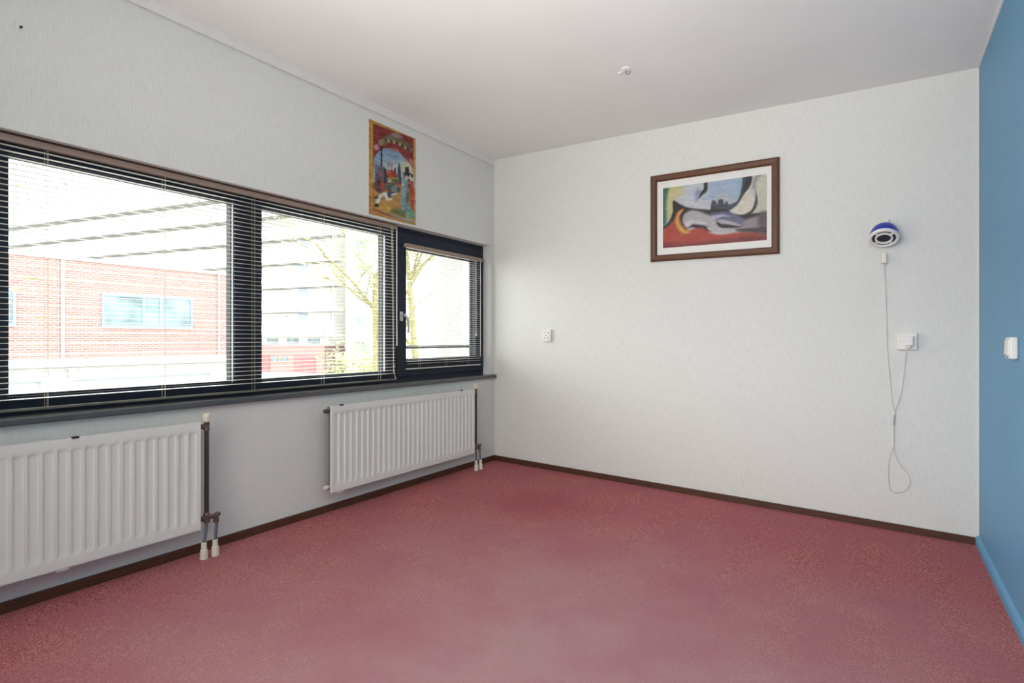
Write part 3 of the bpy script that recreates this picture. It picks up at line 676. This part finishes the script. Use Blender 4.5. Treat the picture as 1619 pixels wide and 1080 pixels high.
# lamp hook on the ceiling
hx, hy = 1.60, -.967; hz = cz(hx)
t = thing('ceiling_hook', 'small white lamp hook with wire ends in the ceiling', 'hook', (hx, hy, hz))
bm = B(); lathe(bm, [(0, .001), (.030, .001), (.028, -.005), (.012, -.008), (0, -.008)], 20, Matrix.Translation((hx, hy, hz))); obj('rosette', bm, 'ceiling', t, smooth=True)
bm = B(); tube(bm, catmull([(hx, hy, hz-.006), (hx, hy, hz-.022), (hx+.010, hy, hz-.034), (hx+.020, hy, hz-.028), (hx+.020, hy, hz-.018)], 5), .0022, 8); obj('hook', bm, 'steel', t, smooth=True)
bm = B(); tube(bm, catmull([(hx-.012, hy, hz-.005), (hx-.024, hy-.006, hz-.014), (hx-.034, hy+.004, hz-.010)], 5), .002, 6)
box(bm, hx-.046, hx-.030, hy-.004, hy+.008, hz-.016, hz-.007); obj('wire_connector', bm, 'plastic', t)

# ------------------------------------------------------------ outside
GZ = -2.75
bobj('ground', [(-170, -.31, -80, 120, GZ-.2, GZ)], 'asphalt', kind='structure')
# party wall beside the casement
o = bobj('garden_wall', [(-.92, -.01, .30, .42, GZ, 3.2), (-.3, -.01, .121, .30, GZ, 3.2)], 'concrete'); o.name = 'side_wall'; tag(o, 'plain white wall projecting outside right of the opening window', 'wall')

# brick building
D = -22.0
t = thing('brick_building', 'low reddish brick building with garages seen through the left pane', 'building', (D-4, 3, GZ))
bobj('wall', [(D-9, D, -14, 10.2, .33, 4.0)], 'brick', t)
bobj('fascia', [(D-9, D+.25, -14, 10.2, .06, .33)], 'render', t)
bobj('roof_edge', [(D-9.1, D+.06, -14.1, 10.3, 3.97, 4.1)], 'render', t)
bobj('lintel', [(D-9, D+.05, -14, 10.2, -.4, .06)], 'concrete', t)
for y in (-7.1, -1.9, 3.2, 9.2): bobj('pillar', [(D-.4, D+.10, y, y+.9, GZ, -.4)], 'render', t)
for y in (-6.2, -1.0, 4.1): bobj('garage_door', [(D-.35, D-.25, y, y+(4.2 if y < 4 else 5.1), GZ, -.4)], 'greydoor', t)
def bwin(y0, y1, z0, z1, muls):
    f = bpy.data.objects.new('window', None)
    bm = B(); ring(bm, D-.02, D+.06, y0, y1, z0, z1, y0+.09, y1-.09, z0+.12, z1-.09)
    for m_ in muls: box(bm, D-.02, D+.06, m_-.05, m_+.05, z0+.12, z1-.09)
    fo = obj('window', bm, 'bluef', t)
    bobj('pane', [(D+.0, D+.02, y0+.05, y1-.05, z0+.05, z1-.05)], 'pane', fo)
bwin(4.96, 8.32, 1.50, 2.82, (6.4, 7.05))
bwin(-.9, 2.45, 1.48, 2.80, (.6,))
bm = B(); tube(bm, [(D+.07, 3.75, .33), (D+.07, 3.75, 3.97)], .055, 8); obj('downpipe', bm, 'render', t)
bm = B(); tube(bm, [(D+.07, 9.45, .33), (D+.07, 9.45, 3.97)], .04, 8); obj('downpipe', bm, 'greydoor', t)
bm = B(); box(bm, D+.1, D+.28, 3.9, 4.05, -.35, .0); obj('wall_lamp', bm, 'render', t)

# gallery apartment block, running away to the left
A = Vector((-48.8, 35.1, 0)); Bq = Vector((-112.0, 22.6, 0)); dr = (Bq-A).normalized(); nrm = Vector((-dr.y, dr.x, 0))
if nrm.dot(Vector((CAM[0], CAM[1], 0))-A) < 0: nrm = -nrm
Lb = (Bq-A).length
MT = Matrix.Translation(A) @ Matrix((( dr.x, nrm.x, 0), (dr.y, nrm.y, 0), (0, 0, 1))).to_4x4()   # local x along facade, y towards us
t = thing('apartment_block', 'tall pale apartment block with long open galleries beyond the brick building', 'building', (A.x, A.y, GZ))
def tb(name, boxes, m, parent=t):
    bm = B()
    for b in boxes: box(bm, *b, MT)
    return obj(name, bm, m, parent)
z7 = 1.55; st = 2.78
tb('wall', [(-.2, Lb, -10, -1.5, z7, z7+st*6)], 'render')
tb('plinth', [(-.2, Lb, -10, -.6, GZ, .45)], 'brick'); tb('strip_wall', [(-.2, Lb, -10, -1.2, .45, z7)], 'render')
for k in range(7):
    z = z7+st*k
    tb('gallery_slab', [(-2.6, Lb, -1.6, .1, z-.18, z+.12)], 'concrete')
    if k < 6:
        g = tb('parapet', [(-.4, Lb, -.02, .08, z+.12, z+1.1)], 'render')
        tb('handrail', [(-.4, Lb, -.03, .09, z+1.1, z+1.18)], 'greydoor')
        tb('end_post', [(-1.9, -1.75, -.2, -.05, z+.12, z+st-.18)], 'concrete')
        tb('blue_panel', [(3.1, 4.3, -1.5, -1.42, z+.15, z+st-.2)], 'paleblue')
for k in range(6):
    for j in range(11):
        x = 6+j*5.6; z = z7+st*k
        tb('window', [(x, x+1.7, -1.5, -1.44, z+1.15, z+2.3)], 'farpane')
for j in range(11): tb('strip_window', [(1+j*3.1, 1+j*3.1+1.7, -1.2, -1.14, .62, 1.25)], 'pane')
for x in (-.1+1.2, 7.9, 14.7): tb('red_door', [(x, x+3.1, -.62, -.5, GZ, -.78)], 'door_red')
for x in (5.2, 6.7): tb('low_window', [(x, x+.8, -.62, -.52, -1.5, -.9)], 'pane')

# stair wing to the right of the galleries
t = thing('apartment_wing', 'plain white block with paired small windows right of the galleries', 'building', (-40, 36, GZ))
P0 = Vector((-46.0, 36.4, 0)); P1 = Vector((-30.0, 43.5, 0)); dr = (P1-P0).normalized(); nrm = Vector((-dr.y, dr.x, 0))
if nrm.dot(Vector((CAM[0], CAM[1], 0))-P0) < 0: nrm = -nrm
MT = Matrix.Translation(P0) @ Matrix(((dr.x, nrm.x, 0), (dr.y, nrm.y, 0), (0, 0, 1))).to_4x4()
tb('wall', [(0, 24, -8, 0, GZ, z7+st*7.4)], 'render', t)
for k in range(-1, 7):
    for x in (1.2, 4.6):
        z = z7+st*k+.95
        bm = B(); a_, b_ = x, x+1.35
        for q in ((a_, a_+.07), (b_-.07, b_)): box(bm, q[0], q[1], -.02, .05, z, z+1.15, MT)
        box(bm, a_, b_, -.02, .05, z, z+.07, MT); box(bm, a_, b_, -.02, .05, z+1.08, z+1.15, MT); box(bm, a_+.6, a_+.67, -.02, .05, z, z+1.15, MT)
        fo = obj('window', bm, 'greydoor', t)
        bm = B(); box(bm, a_+.05, b_-.05, -.01, .02, z+.05, z+1.1, MT); obj('pane', bm, 'pane' if x < 9 else 'render', fo)

# trees
def leaves(bm, pts, n, spread, size, rn):
    for _ in range(n):
        p = rn.choice(pts)+Vector((rn.gauss(0, spread), rn.gauss(0, spread), rn.gauss(0, spread*.8)))
        q = Matrix.Rotation(rn.uniform(0, 6.28), 3, 'Z') @ Matrix.Rotation(rn.uniform(0, 6.28), 3, 'X'); s = size*rn.uniform(.6, 1.3)
        v = [bm.verts.new(p+q @ Vector(c)*s) for c in ((-1, 0, 0), (0, -.45, .12), (1, 0, 0), (0, .45, .12))]; bm.faces.new(v)
def tree(label, base, height, lean, seed, nleaf, spread, size, lm, trunk_r=.16, depth=4, bk='bark'):
    rn = random.Random(seed); t = thing('tree', label, 'tree', base)
    bm = B(); tips = []
    def grow(p, d, L, r, k):
        n = 5; pts = [p]; rs = [r]
        for i in range(n):
            wn = .14 if k else .03; d = (d+Vector((rn.gauss(0, wn), rn.gauss(0, wn), rn.gauss(0, .05)+.02))).normalized(); p = p+d*L/n; pts.append(p); rs.append(r*(1-.45*(i+1)/n))
        tube(bm, pts, rs, 6 if k else 10, cap=False)
        if k >= depth-2: tips.extend(pts[2:])
        if k < depth:
            for m_ in range(rn.choice((2, 3)) if k else 7):
                i = rn.randint(1, n) if k else rn.randint(2, n)
                a = rn.uniform(0, 6.28); nd = (d*.55+Vector((math.cos(a), math.sin(a), rn.uniform(.0, .5)))*.8).normalized()
                grow(pts[i], nd, L*rn.uniform(.42, .62), rs[i]*.55, k+1)
    grow(Vector(base), Vector(lean).normalized(), height, trunk_r, 0)
    tag(obj('trunk', bm, bk, t, smooth=True), 'pale brown trunk and branches')
    bm = B(); leaves(bm, tips, nleaf, spread, size, rn); obj('foliage', bm, lm, t)
    return t
tree('yellow-green tree with bare branches outside the right end of the middle pane', (-13.0, 10.75, GZ), 6.2, (.0, -.01, 1), 11, 1800, .35, .07, 'leaf', .17, bk='bark2')
tree('tree with straight trunk seen through the small opening window', (-16.0, 16.15, GZ), 8.4, (0, .0, 1), 5, 2800, .4, .09, 'leaf', .19, bk='bark2')
tree('olive-leaved tree reaching into view at the left pane', (-5.6, -3.6, GZ), 5.2, (.02, .10, 1), 23, 700, .2, .05, 'leaf2', .13)
def shrub(label, x, y, w_, h, seed, n):
    rn = random.Random(seed); t = thing('shrub', label, 'shrub', (x, y, GZ)); bm = B(); pts = []
    for k in range(9):
        a = rn.uniform(0, 6.28); d_ = rn.uniform(.1, .5)*w_; p = Vector((x+d_*math.cos(a), y+d_*math.sin(a), GZ+h*rn.uniform(.45, 1)))
        q = catmull([(x, y, GZ), ((x+p.x)/2-.1, (y+p.y)/2, GZ+h*.35), tuple(p)], 4); tube(bm, q, .03, 5); pts += q[4:]
    obj('stems', bm, 'bark', t); bm = B(); leaves(bm, pts, n, .3*w_*.5, .09, rn); obj('foliage', bm, 'leaf', t)
shrub('tall yellow-green shrub below the galleries in the middle pane', -16.0, 11.9, 2.2, 3.9, 3, 2600)
shrub('round pale shrub by the street at the right of the middle pane', -21.5, 18.0, 2.6, 2.9, 4, 2200)
